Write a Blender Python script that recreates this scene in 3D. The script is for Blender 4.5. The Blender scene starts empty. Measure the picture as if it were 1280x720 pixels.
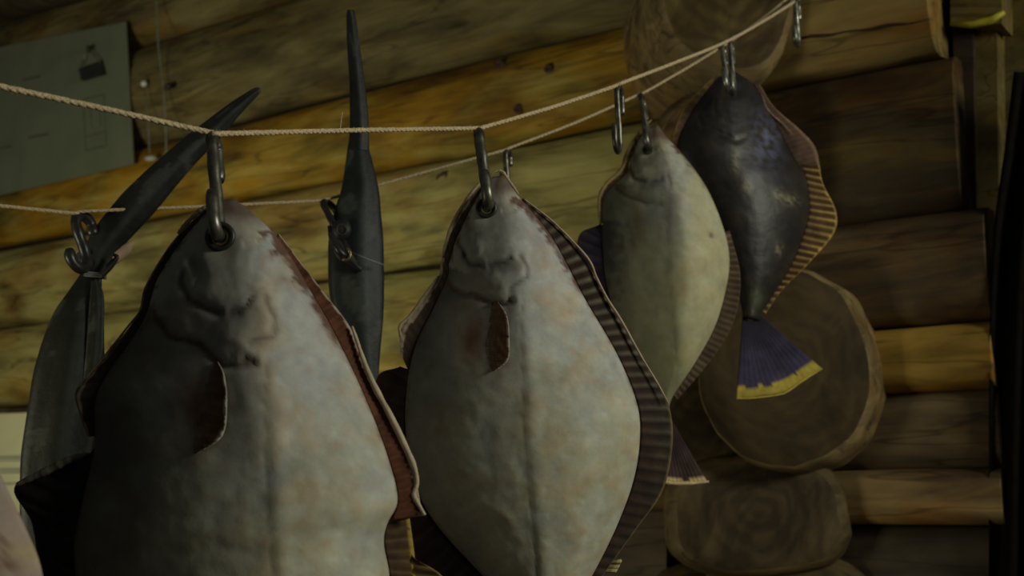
import bpy, math, random
import numpy as np
from mathutils import Vector, Matrix, noise
random.seed(4)
C = bpy.context.scene.collection
F = 1600.0
CAM = Vector((0, 0, 1.6))
PITCH = math.radians(10)

# ------------------------------------------------------------------ geometry helpers
def ray(px, py):
    dx, dy = (px - 640) / F, (360 - py) / F
    return Vector((dx, math.cos(PITCH) - dy * math.sin(PITCH), math.sin(PITCH) + dy * math.cos(PITCH)))
def at(px, py, Y):
    r = ray(px, py)
    return CAM + r * (Y / r.y)
def on_plane(px, py, P0, n):
    r = ray(px, py)
    return CAM + r * ((P0 - CAM).dot(n) / r.dot(n))
def crom(pts, n):
    """Catmull-Rom resample, arc-length even"""
    P = np.array(pts, float)
    Q = np.vstack([2 * P[0] - P[1], P, 2 * P[-1] - P[-2]])
    out = []
    for i in range(1, len(Q) - 2):
        for k in range(12):
            t = k / 12
            a, b, c, d = Q[i - 1], Q[i], Q[i + 1], Q[i + 2]
            out.append(.5 * (2 * b + (c - a) * t + (2 * a - 5 * b + 4 * c - d) * t * t + (3 * b - a - 3 * c + d) * t ** 3))
    out.append(P[-1])
    out = np.array(out)
    s = np.r_[0, np.cumsum(np.linalg.norm(np.diff(out, axis=0), axis=1))]
    u = np.linspace(0, s[-1], n)
    return np.stack([np.interp(u, s, out[:, k]) for k in range(out.shape[1])], 1)
def link(name, verts, faces, mat, parent=None, origin=None, cols=None, smooth=True, rot=None):
    o0 = Vector(origin) if origin is not None else Vector((0, 0, 0))
    me = bpy.data.meshes.new(name)
    R = rot.inverted() if rot is not None else None
    vv = []
    for v in verts:
        q = Vector(v) - o0
        if R is not None: q = R @ q
        vv.append(q)
    me.from_pydata([tuple(v) for v in vv], [], faces)
    me.update()
    if smooth:
        me.polygons.foreach_set('use_smooth', [True] * len(me.polygons))
    if cols is not None:
        a = me.color_attributes.new('Col', 'FLOAT_COLOR', 'POINT')
        c = np.ones((len(verts), 4), np.float32); c[:, :3] = cols
        a.data.foreach_set('color', c.ravel())
    for m in (mat if isinstance(mat, (list, tuple)) else [mat]):
        me.materials.append(m)
    o = bpy.data.objects.new(name, me)
    C.objects.link(o)
    M = Matrix.Translation(o0) @ (rot.to_4x4() if rot is not None else Matrix.Identity(4))
    if parent is not None:
        pm = PW[parent.name]
        o.parent = parent
        o.matrix_local = pm.inverted() @ M
    else:
        o.matrix_world = M
    PW[o.name] = M
    import bmesh
    bm = bmesh.new(); bm.from_mesh(me); bmesh.ops.recalc_face_normals(bm, faces=bm.faces[:]); bm.to_mesh(me); bm.free()
    return o
PW = {}
def tag(o, label=None, cat=None, group=None, kind=None):
    if label: o['label'] = label
    if cat: o['category'] = cat
    if group: o['group'] = group
    if kind: o['kind'] = kind
    return o
def empty(name, loc):
    o = bpy.data.objects.new(name, None); C.objects.link(o)
    o.location = loc; o.empty_display_size = .05
    PW[o.name] = Matrix.Translation(loc)
    return o
def tube(path, radii, seg=10, caps=True, flat=None, rib=None):
    """path: list of Vector, radii: per point; flat=(vector, ratio) squashes along that direction"""
    P = [Vector(p) for p in path]
    n = len(P)
    vs, fs = [], []
    up = Vector((0, -1, 0)) if flat is None else Vector(flat[0])
    prev = None
    for i in range(n):
        t = (P[min(i + 1, n - 1)] - P[max(i - 1, 0)]).normalized()
        if flat is None and prev is not None:
            a = prev - t * prev.dot(t)
        else:
            a = up - t * up.dot(t)
        if a.length < 1e-4: a = t.orthogonal()
        a.normalize(); prev = a
        b = t.cross(a)
        r = radii[i] if hasattr(radii, '__len__') else radii
        for k in range(seg):
            th = 2 * math.pi * k / seg
            m = 1.0 if rib is None else rib(th, i / (n - 1))
            ra = r * (flat[1] if flat else 1)
            vs.append(P[i] + a * math.cos(th) * ra * m + b * math.sin(th) * r * m)
    for i in range(n - 1):
        for k in range(seg):
            k2 = (k + 1) % seg
            fs.append((i * seg + k, i * seg + k2, (i + 1) * seg + k2, (i + 1) * seg + k))
    if caps:
        fs.append(tuple(range(seg))[::-1]); fs.append(tuple((n - 1) * seg + k for k in range(seg)))
    return vs, fs
def merge(parts):
    vs, fs = [], []
    for v, f in parts:
        k = len(vs); vs += list(v); fs += [tuple(i + k for i in q) for q in f]
    return vs, fs
def boxm(corners_front, off):
    """quad of 4 world points extruded by vector off"""
    a = [Vector(c) for c in corners_front]; b = [c + off for c in a]
    return a + b, [(0, 1, 2, 3), (7, 6, 5, 4), (0, 4, 5, 1), (1, 5, 6, 2), (2, 6, 7, 3), (3, 7, 4, 0)]

# ------------------------------------------------------------------ materials
def newmat(name):
    m = bpy.data.materials.new(name); m.use_nodes = True
    nt = m.node_tree
    return m, nt, nt.nodes['Principled BSDF']
def N(nt, typ, **kw):
    n = nt.nodes.new(typ)
    for k, v in kw.items():
        if k in n.inputs: n.inputs[k].default_value = v
        else: setattr(n, k, v)
    return n
def ramp(nt, fac, stops):
    r = nt.nodes.new('ShaderNodeValToRGB')
    el = r.color_ramp.elements
    while len(el) < len(stops): el.new(.5)
    for e, (p, c) in zip(el, stops):
        e.position = p; e.color = (*c, 1) if len(c) == 3 else c
    nt.links.new(fac, r.inputs[0])
    return r
def mapped(nt, scale, loc=(0, 0, 0)):
    tc = nt.nodes.new('ShaderNodeTexCoord'); mp = nt.nodes.new('ShaderNodeMapping')
    mp.inputs['Scale'].default_value = scale; mp.inputs['Location'].default_value = loc
    nt.links.new(tc.outputs['Object'], mp.inputs[0])
    return mp.outputs[0]
def wood(name, dark, mid, light, stain=None, amount=.5, seed=0, rough=.75, bump=.35, grain=1.0):
    """wood with its grain along local X"""
    m, nt, b = newmat(name)
    co = mapped(nt, (1.7, 10 * grain, 10 * grain), (seed * 3.1, seed * 1.7, seed))
    n1 = N(nt, 'ShaderNodeTexNoise', Scale=1.6, Detail=8.0, Roughness=.62, Distortion=.6)
    nt.links.new(co, n1.inputs['Vector'])
    r1 = ramp(nt, n1.outputs[0], [(.3, dark), (.47, mid), (.68, light)])
    co2 = mapped(nt, (2.2, 5, 5), (seed * 5.3, 0, seed * 2.2))
    n2 = N(nt, 'ShaderNodeTexNoise', Scale=1.4, Detail=5.0, Roughness=.6, Distortion=.3)
    nt.links.new(co2, n2.inputs['Vector'])
    r2 = ramp(nt, n2.outputs[0], [(.56 - .25 * amount, (0, 0, 0)), (.72 - .22 * amount, (1, 1, 1))])
    mx = N(nt, 'ShaderNodeMix', data_type='RGBA', blend_type='MULTIPLY')
    sm = nt.nodes.new('ShaderNodeMath'); sm.operation = 'MULTIPLY'; sm.inputs[1].default_value = .85
    nt.links.new(r2.outputs[0], sm.inputs[0]); nt.links.new(sm.outputs[0], mx.inputs[0])
    nt.links.new(r1.outputs[0], mx.inputs[6])
    mx.inputs[7].default_value = (*(stain or (.6, .5, .35)), 1)
    # blotches of grime and knots
    co3 = mapped(nt, (1.0, 2.6, 2.6), (seed, seed * 2.5, 0))
    n3 = N(nt, 'ShaderNodeTexNoise', Scale=3.2, Detail=4.0, Roughness=.55)
    nt.links.new(co3, n3.inputs['Vector'])
    r3 = ramp(nt, n3.outputs[0], [(.33, (.38, .36, .36)), (.5, (1, 1, 1))])
    mx2 = N(nt, 'ShaderNodeMix', data_type='RGBA', blend_type='MULTIPLY')
    mx2.inputs[0].default_value = .8
    nt.links.new(mx.outputs[2], mx2.inputs[6]); nt.links.new(r3.outputs[0], mx2.inputs[7])
    # drying cracks
    co4 = mapped(nt, (.8, 9, 9), (seed * 2, seed, 3))
    v4 = N(nt, 'ShaderNodeTexNoise', Scale=1.1, Detail=3.0, Roughness=.5)
    nt.links.new(co4, v4.inputs['Vector'])
    r4 = ramp(nt, v4.outputs[0], [(.485, (1, 1, 1)), (.497, (.25, .22, .2)), (.509, (1, 1, 1))])
    mx3 = N(nt, 'ShaderNodeMix', data_type='RGBA', blend_type='MULTIPLY'); mx3.inputs[0].default_value = .7
    nt.links.new(mx2.outputs[2], mx3.inputs[6]); nt.links.new(r4.outputs[0], mx3.inputs[7])
    nt.links.new(mx3.outputs[2], b.inputs['Base Color'])
    b.inputs['Roughness'].default_value = rough
    b.inputs['Specular IOR Level'].default_value = .25
    bp = N(nt, 'ShaderNodeBump', Strength=bump, Distance=.006)
    nt.links.new(n1.outputs[0], bp.inputs['Height']); nt.links.new(bp.outputs[0], b.inputs['Normal'])
    return m
def endgrain(name, dark, mid, light, seed=0):
    """sawn log end: rings round the local Z axis, radial checks"""
    m, nt, b = newmat(name)
    co = mapped(nt, (1, 1, 1), (0, 0, 0))
    w = N(nt, 'ShaderNodeTexWave', wave_type='RINGS', rings_direction='Y', Scale=9.0, Distortion=9.0, Detail=4.0)
    w.inputs['Detail Scale'].default_value = 1.2
    nt.links.new(co, w.inputs['Vector'])
    n = N(nt, 'ShaderNodeTexNoise', Scale=5.0, Detail=7.0, Roughness=.6, Distortion=1.2)
    nt.links.new(mapped(nt, (1, 1, 1), (seed * 1.3, seed, 0)), n.inputs['Vector'])
    ad = N(nt, 'ShaderNodeMix', data_type='FLOAT'); ad.inputs[0].default_value = .93
    nt.links.new(w.outputs['Fac'], ad.inputs[2]); nt.links.new(n.outputs[0], ad.inputs[3])
    r = ramp(nt, ad.outputs[0], [(.38, dark), (.52, mid), (.66, light)])
    nt.links.new(r.outputs[0], b.inputs['Base Color'])
    b.inputs['Roughness'].default_value = .8; b.inputs['Specular IOR Level'].default_value = .2
    bp = N(nt, 'ShaderNodeBump', Strength=.5, Distance=.01)
    nt.links.new(n.outputs[0], bp.inputs['Height']); nt.links.new(bp.outputs[0], b.inputs['Normal'])
    return m
def painted(name, rough=.5, spec=.4, nscale=30, namt=.25, bump=.25, coat=0.0):
    """hand-painted surface: colour from the model's own paint layer, broken up with speckle"""
    m, nt, b = newmat(name)
    at_ = N(nt, 'ShaderNodeVertexColor', layer_name='Col')
    n = N(nt, 'ShaderNodeTexNoise', Scale=float(nscale), Detail=6.0, Roughness=.65)
    nt.links.new(mapped(nt, (1, 1, 1)), n.inputs['Vector'])
    r = ramp(nt, n.outputs[0], [(.3, (1 - namt,) * 3), (.7, (1 + namt * .6,) * 3)])
    mx = N(nt, 'ShaderNodeMix', data_type='RGBA', blend_type='MULTIPLY'); mx.inputs[0].default_value = 1
    nt.links.new(at_.outputs[0], mx.inputs[6]); nt.links.new(r.outputs[0], mx.inputs[7])
    nt.links.new(mx.outputs[2], b.inputs['Base Color'])
    b.inputs['Roughness'].default_value = rough; b.inputs['Specular IOR Level'].default_value = spec
    b.inputs['Coat Weight'].default_value = coat
    bp = N(nt, 'ShaderNodeBump', Strength=bump, Distance=.003)
    nt.links.new(n.outputs[0], bp.inputs['Height']); nt.links.new(bp.outputs[0], b.inputs['Normal'])
    return m
def plain(name, col, rough=.6, metal=0, nscale=40, namt=.3, spec=.4, col2=None):
    m, nt, b = newmat(name)
    n = N(nt, 'ShaderNodeTexNoise', Scale=float(nscale), Detail=5.0)
    nt.links.new(mapped(nt, (1, 1, 1)), n.inputs['Vector'])
    c2 = col2 or tuple(c * (1 - namt) for c in col)
    r = ramp(nt, n.outputs[0], [(.38, c2), (.6, col)])
    nt.links.new(r.outputs[0], b.inputs['Base Color'])
    b.inputs['Roughness'].default_value = rough; b.inputs['Metallic'].default_value = metal
    b.inputs['Specular IOR Level'].default_value = spec
    bp = N(nt, 'ShaderNodeBump', Strength=.15, Distance=.002)
    nt.links.new(n.outputs[0], bp.inputs['Height']); nt.links.new(bp.outputs[0], b.inputs['Normal'])
    return m

OLIVE = ((.09, .075, .025), (.26, .225, .07), (.38, .34, .125))
ORANGE = ((.055, .036, .008), (.21, .15, .02), (.34, .27, .07))
TAN = ((.05, .037, .015), (.115, .09, .034), (.19, .155, .062))
BROWN = ((.045, .03, .012), (.10, .07, .024), (.17, .125, .05))
W_TAN = [wood('tan_log_wood_%d' % i, *p, st, a, seed=i + 1)
         for i, (p, st, a) in enumerate([(TAN, (1, .8, .35), .2), (TAN, (1, .7, .2), .3), (BROWN, (1, .75, .25), .2), (ORANGE, (1, .66, .05), .85),
                                         (OLIVE, (.75, .5, .3), .35), (OLIVE, (.95, .68, .3), .45), (BROWN, (.8, .6, .4), .3)])]
W_RIGHT = [wood('right_log_wood_%d' % i, d, mi, l, s, a, seed=20 + i, bump=.3) for i, (d, mi, l, s, a) in enumerate([
    ((.09, .06, .02), (.20, .135, .04), (.30, .21, .07), (1, .7, .3), .3),
    ((.03, .021, .011), (.06, .040, .017), (.12, .078, .02), (1, .6, .12), .35),
    ((.04, .03, .018), (.10, .065, .03), (.19, .12, .05), (1, .7, .4), .2),
    ((.14, .08, .015), (.30, .18, .03), (.42, .26, .05), (1, .7, .2), .5),
    ((.04, .028, .016), (.09, .062, .032), (.16, .115, .055), (1, .8, .5), .2),
    ((.07, .04, .018), (.18, .12, .05), (.32, .22, .085), (1, .65, .25), .4),
    ((.02, .017, .012), (.04, .033, .022), (.07, .055, .035), (1, .8, .5), .2)])]
W_END = [endgrain('log_end_grain_%d' % i, d, mi, l, i) for i, (d, mi, l) in enumerate([tuple(tuple(q * .62 for q in t) for t in p) for p in [
    ((.045, .028, .01), (.10, .065, .022), (.20, .14, .045)),
    ((.06, .03, .01), (.15, .085, .025), (.24, .15, .045)),
    ((.04, .026, .010), (.07, .045, .017), (.11, .072, .027)),
    ((.045, .03, .013), (.10, .068, .03), (.17, .12, .055)),
    ((.05, .035, .015), (.10, .07, .03), (.15, .11, .05))]])]
W_BARKD = wood('dark_log_rim_wood', (.04, .027, .012), (.09, .062, .025), (.15, .11, .045), (.9, .7, .4), .3, seed=34)
W_BARK = wood('log_rim_wood', (.065, .045, .018), (.15, .105, .045), (.27, .195, .085), (.9, .7, .4), .3, seed=33)
M_DARKWOOD = wood('dark_wood_and_shade', (.02, .014, .009), (.045, .032, .017), (.07, .05, .026), (.8, .7, .5), .3, seed=40)  # dark wood; also colours the board and beam that stand in for darkness
M_CHINK = plain('dark_moss_chinking', (.03, .024, .012), .95)
M_FLOOR = wood('floor_wood', (.05, .035, .018), (.12, .085, .045), (.18, .13, .07), (.8, .7, .5), .3, seed=50)
M_PALE = painted('pale_blind_side_paint', .6, .22, 26, .25, .3, 0)
M_DARKFISH = painted('dark_eyed_side_paint', .45, .35, 34, .35, .35, 0)
M_FIN = painted('fin_paint', .75, .15, 60, .3, .3)
M_GAR = painted('garfish_paint', .5, .22, 45, .35, .35, 0)
M_STEEL = plain('worn_dark_steel', (.20, .19, .15), .4, .85, 60, .6)
M_STEEL2 = plain('bright_worn_steel', (.34, .34, .28), .36, .9, 60, .6)
M_HOOKD = plain('dark_painted_steel', (.025, .024, .022), .35, .1, 60, .4)
M_BRASS = plain('tarnished_brass', (.30, .22, .10), .4, .8, 60, .4)
M_BLACK = plain('black_rubber_ring', (.02, .02, .018), .4)
M_TWINE = plain('natural_jute_twine', (.62, .48, .28), .9, 0, 500, .45)
M_PAPER = plain('grey_green_laminated_sheet', (.13, .145, .095), .45, 0, 8, .12)
M_INK = plain('faded_print_ink', (.085, .09, .055), .7)
M_SIGN = plain('cream_sign_board', (.62, .60, .36), .6, 0, 8, .08)
M_SIGNINK = plain('grey_sign_print', (.30, .31, .24), .6)
M_CLOTH = plain('black_door_cloth', (.007, .006, .005), 1.0, spec=.05)
M_CORD = plain('pale_blue_grey_cord', (.16, .18, .13), .7)
M_WHITE = plain('white_enamel', (.5, .52, .45), .3)
M_YEL = plain('yellow_painted_edge', (.38, .33, .02), .5)

# ------------------------------------------------------------------ the log wall
DIR = Vector((-.814, .580, 0)).normalized()          # the wall runs away to the left
NRM = Vector((-DIR.y, DIR.x, 0)).normalized()
if NRM.y > 0: NRM = -NRM                              # faces the room
WP = at(785, 300, 3.15)
def wall(px, py, out=0.0):
    return on_plane(px, py, WP + NRM * out, NRM)
def zrow(ratio):                                      # height on the wall of a joint between two logs
    return wall(785, 640 - ratio * 2425).z
ROT_W = Matrix((( -DIR.x, NRM.x, 0), (-DIR.y, NRM.y, 0), (0, 0, 1))).to_3x3()   # local X along the logs (to the right)
def log_mesh(P0, P1, r, out, seed, squar=2.6, bow=.012, nx=150, seg=28):
    vs, fs = [], []
    for i in range(nx + 1):
        t = i / nx
        c = P0.lerp(P1, t)
        x = (P1 - P0).length * t
        wob = noise.noise(Vector((x * .7, seed * 7.1, 0))) * bow
        rr = r * (1 + .05 * noise.noise(Vector((x * 1.1, seed * 3.3, 5))))
        for k in range(seg):
            th = 2 * math.pi * k / seg
            ct, st = math.cos(th), math.sin(th)
            q = (abs(ct) ** squar + abs(st) ** squar) ** (-1 / squar)
            s = 1 + .035 * noise.noise(Vector((x * 2.2, ct * 2 + seed, st * 2))) + .012 * noise.noise(Vector((x * 9, ct * 6 + seed, st * 6)))
            vs.append(c + NRM * (ct * q * out * s) + Vector((0, 0, 1)) * (st * q * rr * s + wob))
    for i in range(nx):
        for k in range(seg):
            k2 = (k + 1) % seg
            fs.append((i * seg + k, i * seg + k2, (i + 1) * seg + k2, (i + 1) * seg + k))
    fs.append(tuple(range(seg))[::-1]); fs.append(tuple(nx * seg + k for k in range(seg)))
    return vs, fs
def knot(px, py, rpx, parent, out=.0):
    c = wall(px, py, 0)
    r = rpx / F * (c - CAM).y
    vs, fs = [], []
    n = 14
    base = out
    for ring, (rr, d) in enumerate(((1.25, base - .02), (1.0, base + .004), (.45, base - .001))):
        for k in range(n):
            th = 2 * math.pi * k / n
            w = rr * r * (1 + .15 * math.sin(3 * th + px))
            vs.append(c + DIR * math.cos(th) * w + Vector((0, 0, 1)) * math.sin(th) * w + NRM * d)
    for a in range(2):
        for k in range(n):
            k2 = (k + 1) % n
            fs.append((a * n + k, a * n + k2, (a + 1) * n + k2, (a + 1) * n + k))
    fs.append(tuple(2 * n + k for k in range(n)))
    fs.append(tuple(range(n))[::-1])
    return link('dowel', vs, fs, M_KNOT, parent, c)
M_KNOT = plain('dark_knot_wood', (.05, .022, .012), .7, 0, 90, .5)

rowsL = [.56, .50, .44, .37, .318, .25, .2, .14, .077, .02, -.05, -.12, -.19, -.26]
PL = WP + DIR * 5.5                                   # far left end
PR = wall(905, 300)
backing_c = [p + NRM * -.06 for p in (Vector((PL.x, PL.y, zrow(.6))), Vector((PR.x, PR.y, zrow(.6))), Vector((PR.x, PR.y, 0.0)), Vector((PL.x, PL.y, 0.0)))]
v, f = boxm(backing_c, -NRM * .08)
wl = link('wall_left', v, f, M_CHINK, None, WP, smooth=False, rot=ROT_W)
tag(wl, 'log wall running away to the left behind the hanging fish', kind='structure')
logs = []
def wall_logs(parent, zs, A, B, mats, outs, seed0, squar):
    res = []
    for i in range(len(zs) - 1):
        z0, z1 = zs[i], zs[i + 1]
        zc = (z0 + z1) / 2; r = (z0 - z1) / 2 * .975
        a = Vector((A.x, A.y, zc)); b = Vector((B.x, B.y, zc))
        v, f = log_mesh(a, b, r, outs[i % len(outs)], seed0 + i, squar)
        res.append(link('log', v, f, mats[i % len(mats)], parent, (a + b) / 2, rot=ROT_W))
    return res
zl = [zrow(r) for r in rowsL]
while zl[-1] > .12: zl.append(zl[-1] - .24)
zl[-1] = 0.0
wm = [W_TAN[i] for i in (6, 2, 0, 1, 0, 3, 4, 5, 4, 2, 6, 2)]
LL = wall_logs(wl, zl, PL, PR, wm, [.085, .09, .08], 1, 2.0)
for px, py, r in ((573, 18, 8), (573, 229, 8), (668, 145, 6), (640, 88, 7), (707, 96, 6), (33, 51, 4), (250, 330, 6), (575, 44, 0), (690, 225, 0)):
    if r:
        z = wall(px, py).z
        li = next(i for i in range(len(zl) - 1) if zl[i] >= z > zl[i + 1])
        # depth of the log's face at that height
        zc, hr = (zl[li] + zl[li + 1]) / 2, (zl[li] - zl[li + 1]) / 2
        knot(px, py, r, LL[li], .083 * (1 - abs((z - zc) / hr) ** 2.0) ** (1 / 2.0))

# right part of the wall, beyond the projecting log ends
PA = wall(950, 300); PB = wall(1243, 300)
rowsR = [.44, .33, .2185, .2, .131, .082, .054, .019, -.006, -.05, -.10]
rowsR = [.42, .31, .2, .131, .082, .053, .019, -.006, -.055, -.11, -.17]
zr = []
for r in rowsR:
    z = wall(1120, 640 - r * 2760).z
    zr.append(z)
while zr[-1] > .12: zr.append(zr[-1] - .26)
zr[-1] = 0.0
v, f = boxm([p + NRM * -.06 for p in (Vector((PA.x, PA.y, zr[0])), Vector((PB.x, PB.y, zr[0])), Vector((PB.x, PB.y, 0)), Vector((PA.x, PA.y, 0)))], -NRM * .08)
wr = link('wall_right', v, f, M_CHINK, None, PA, smooth=False, rot=ROT_W)
tag(wr, 'short stretch of log wall right of the projecting log ends', kind='structure')
mr = [W_RIGHT[i] for i in (0, 0, 1, 2, 3, 4, 5, 6, 6, 4)]
for i in range(len(zr) - 1):
    z0, z1 = zr[i], zr[i + 1]
    B_ = wall(1194, 300) if i < 2 else (wall(1212, 300) if i == 2 else PB)
    A_ = PA
    zc = (z0 + z1) / 2
    out = .10 if i < 2 else (.05 if i == 2 else (.075, .08, .06, .075, .04, .05)[(i - 3) % 6])
    v, f = log_mesh(Vector((A_.x, A_.y, zc)), Vector((B_.x, B_.y, zc)), (z0 - z1) / 2, out, 40 + i, 4.5, .004)
    L_ = link('log', v, f, mr[i % len(mr)], wr, ((A_ + B_) / 2).xy.to_3d() + Vector((0, 0, zc)), rot=ROT_W)
    if i == 1:   # split in the face of the upper log and the dowel in it
        a, b_ = wall(1002, 48, .096), wall(1162, 25, .1)
        pts = [a.lerp(b_, t / 12) + Vector((0, 0, .002 * math.sin(t * 1.7))) for t in range(13)]
        v, f = tube(pts, [.003 + .0015 * math.sin(t) for t in range(13)], 6)
        link('crack', v, f, M_KNOT, L_, a)
        knot(1073, 2, 6, L_, .098)
    if i == 3:
        pass

# cross wall: log ends projecting into the room
def log_end(px, py, rx, ry, Y, mat, parent, seed, length=.55, sq=2.2, axis=(.12, 1, 0), rimw=.14, cut=None):
    c = at(px, py, Y)
    RX, RZ = rx / F * Y, ry / F * Y
    ax = Vector(axis).normalized()
    n = 72
    vs, fs, idx = [], [], []
    def ring(scale, dy, k0=0, rough=.0):
        for k in range(n):
            th = 2 * math.pi * k / n
            ct, st = math.cos(th), math.sin(th)
            q = (abs(ct) ** sq + abs(st) ** sq) ** (-1 / sq)
            w = q * scale * (1 + .06 * noise.noise(Vector((ct * 1.3 + seed * 5, st * 1.3, 0))) + .02 * noise.noise(Vector((ct * 5 + seed, st * 5, 1))))
            x, z = ct * w * RX, st * w * RZ
            if cut is not None:                       # axe-cut notch on one side
                cx, cz, d = cut
                m = x * cx + z * cz - d * RX
                if m > 0: x -= cx * m * .85; z -= cz * m * .85
            yy = dy + rough * noise.noise(Vector((x * 9 + seed, z * 9, 2)))
            vs.append(c + Vector((x, 0, z)) + ax * yy)
    rings = [(.02, 0, .012), (.25, 0, .014), (.5, 0, .014), (.72, 0, .014), (1 - rimw, .002, .01), (1 - rimw * .4, .012, .006), (1.0, .04, .004), (1.01, .12, 0), (1.0, length * .6, 0), (1.0, length, 0)]
    for s, d, r_ in rings: ring(s, d, 0, r_)
    for a in range(len(rings) - 1):
        for k in range(n):
            k2 = (k + 1) % n
            fs.append((a * n + k, a * n + k2, (a + 1) * n + k2, (a + 1) * n + k)); idx.append(0 if a < 4 else 1)
    fs.append(tuple(range(n))[::-1]); idx.append(0)
    fs.append(tuple((len(rings) - 1) * n + k for k in range(n))); idx.append(1)
    o = link('log_end', vs, fs, [mat, W_BARK if seed in (1, 3) else W_BARKD], parent, c)
    o.data.polygons.foreach_set('material_index', idx)
    return o
ce = at(950, 1700, 3.0)
v, f = boxm([Vector((.40, 2.92, 0)), Vector((.72, 2.92, 0)), Vector((.72, 2.92, 3.0)), Vector((.40, 2.92, 3.0))], Vector((0, .5, 0)))
wc = link('wall_middle', v, f, M_CHINK, None, (.56, 2.92, 0), smooth=False)
tag(wc, 'stack of projecting log ends at the joint of the log wall', kind='structure')
log_end(912, -14, 96, 128, 2.72, W_END[0], wc, 1, axis=(-.12, 1, 0))
log_end(902, 208, 96, 116, 2.70, W_END[1], wc, 2, .45)
log_end(868, 505, 84, 100, 2.78, W_END[3], wc, 4, .4)
log_end(978, 457, 112, 130, 2.62, W_END[2], wc, 3, .45, rimw=.05, axis=(.5, 1, 0))
log_end(946, 645, 116, 76, 2.70, W_END[3], wc, 5, .45, sq=2.8)
log_end(985, 760, 112, 62, 2.74, W_END[4], wc, 6, .45, sq=2.8)
log_end(880, 770, 70, 60, 2.78, W_END[3], wc, 8, .4, sq=2.6)
for k, y_ in enumerate((900, 1060, 1230, 1400, 1570)):
    log_end(940, y_, 110, 82, 2.72, W_END[(k + 2) % 5], wc, 10 + k, .45, sq=2.6)
log_end(905, -260, 108, 118, 2.72, W_END[0], wc, 21)

# door side at the far right
PD = wall(1262, 300)
def post(name, x0, x1, ytop, ybot, out, thick, mat, parent=None, x0b=None, x1b=None):
    x0b = x0 if x0b is None else x0b; x1b = x1 if x1b is None else x1b
    n = 14
    vs, fs = [], []
    for i in range(n + 1):
        t = i / n
        y = ytop + (ybot - ytop) * t
        xa, xb = x0 + (x0b - x0) * t, x1 + (x1b - x1) * t
        a, b_ = wall(xa, y, out), wall(xb, y, out)
        w = .002 * math.sin(i * 1.9)
        vs += [a + NRM * w, b_ + NRM * w, b_ - NRM * thick, a - NRM * thick]
    for i in range(n):
        for k in range(4):
            k2 = (k + 1) % 4
            fs.append((i * 4 + k, i * 4 + k2, i * 4 + 4 + k2, i * 4 + 4 + k))
    fs.append((0, 1, 2, 3)); fs.append(tuple(n * 4 + k for k in (3, 2, 1, 0)))
    return link(name, vs, fs, mat, parent, wall((x0 + x1) / 2, (ytop + ybot) / 2, out), smooth=False)
W_POST = wood('door_post_wood', (.02, .013, .01), (.04, .025, .015), (.065, .04, .022), (.8, .7, .5), .3, seed=60)
W_POST2 = wood('lighter_post_wood', (.05, .04, .012), (.11, .085, .025), (.16, .12, .04), (.9, .7, .3), .3, seed=61)
tr = post('trim_1', 1191, 1216, 30, 1500, -.03, .06, W_POST, x0b=1222, x1b=1240)
tag(tr, 'dark upright board between the log ends and the doorway', kind='structure')
tr2 = post('trim_2', 1217, 1246, 25, 1500, -.05, .06, W_POST2, x0b=1236, x1b=1262)
tag(tr2, 'lighter brown door post at the right end of the wall', kind='structure')
tr3 = post('trim_3', 1188, 1252, -30, 30, -.0, .09, W_POST2)
tag(tr3, 'short lintel block over the door post', kind='structure')
a0 = [(1188, 30), (1215, 31), (1240, 25), (1256, 15)]
v, f = tube([wall(x, y, .01) for x, y in a0], [.004, .008, .009, .005], 10)
yo = link('yellow_strap', v, f, M_YEL, None, wall(1222, 28, .01))
tag(yo, 'short yellow strap lying along the lintel at top right', 'strap')
# black cloth hung in the doorway, folded
vs, fs = [], []
cl0 = [(1274, 90), (1262, 190), (1249, 290), (1244, 420), (1243, 560), (1243, 720), (1243, 1100), (1243, 1420)]
cp = crom(cl0, 40)
for (x, y) in cp:
    for j in range(30):
        xx = x - 7 + j * 5.0
        vs.append(wall(xx, y, .06 + .02 * math.sin(j * .9 + y * .004)))
for i in range(39):
    for j in range(29):
        fs.append((i * 30 + j, i * 30 + j + 1, (i + 1) * 30 + j + 1, (i + 1) * 30 + j))
k = len(vs)
vs += [p - NRM * .004 for p in vs]
fs += [tuple(q + k for q in reversed(g)) for g in fs]
bd = [i * 30 for i in range(40)] + [39 * 30 + j for j in range(1, 30)] + [i * 30 + 29 for i in range(38, -1, -1)] + [j for j in range(28, 0, -1)]
for q in range(len(bd)):
    a, b_ = bd[q], bd[(q + 1) % len(bd)]
    fs.append((a, b_, b_ + k, a + k))
clo = link('door_curtain', vs, fs, M_CLOTH, None, wall(1300, 400, .06))
tag(clo, 'black cloth curtain hanging in the doorway at the right edge', 'curtain')
# inner jamb log in the gap top right
dj = post('trim_4', 1252, 1320, -60, 1500, -.16, .06, W_POST2)
tag(dj, 'shaded boarding behind the curtain', kind='structure')

# added dark board, stands in for the shade low behind the second fish
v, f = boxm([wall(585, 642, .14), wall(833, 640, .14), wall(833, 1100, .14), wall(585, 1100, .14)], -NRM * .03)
db = link('shade_board', v, f, M_DARKWOOD, wl, wall(700, 700, .14), smooth=False, rot=ROT_W)
# floor
v, f = boxm([Vector((-4, -1.5, 0)), Vector((3, -1.5, 0)), Vector((3, 6, 0)), Vector((-4, 6, 0))], Vector((0, 0, -.05)))
fl = link('floor', v, f, M_FLOOR, None, (0, 2, 0), smooth=False)
tag(fl, 'plank floor of the hut', kind='structure')
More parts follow.
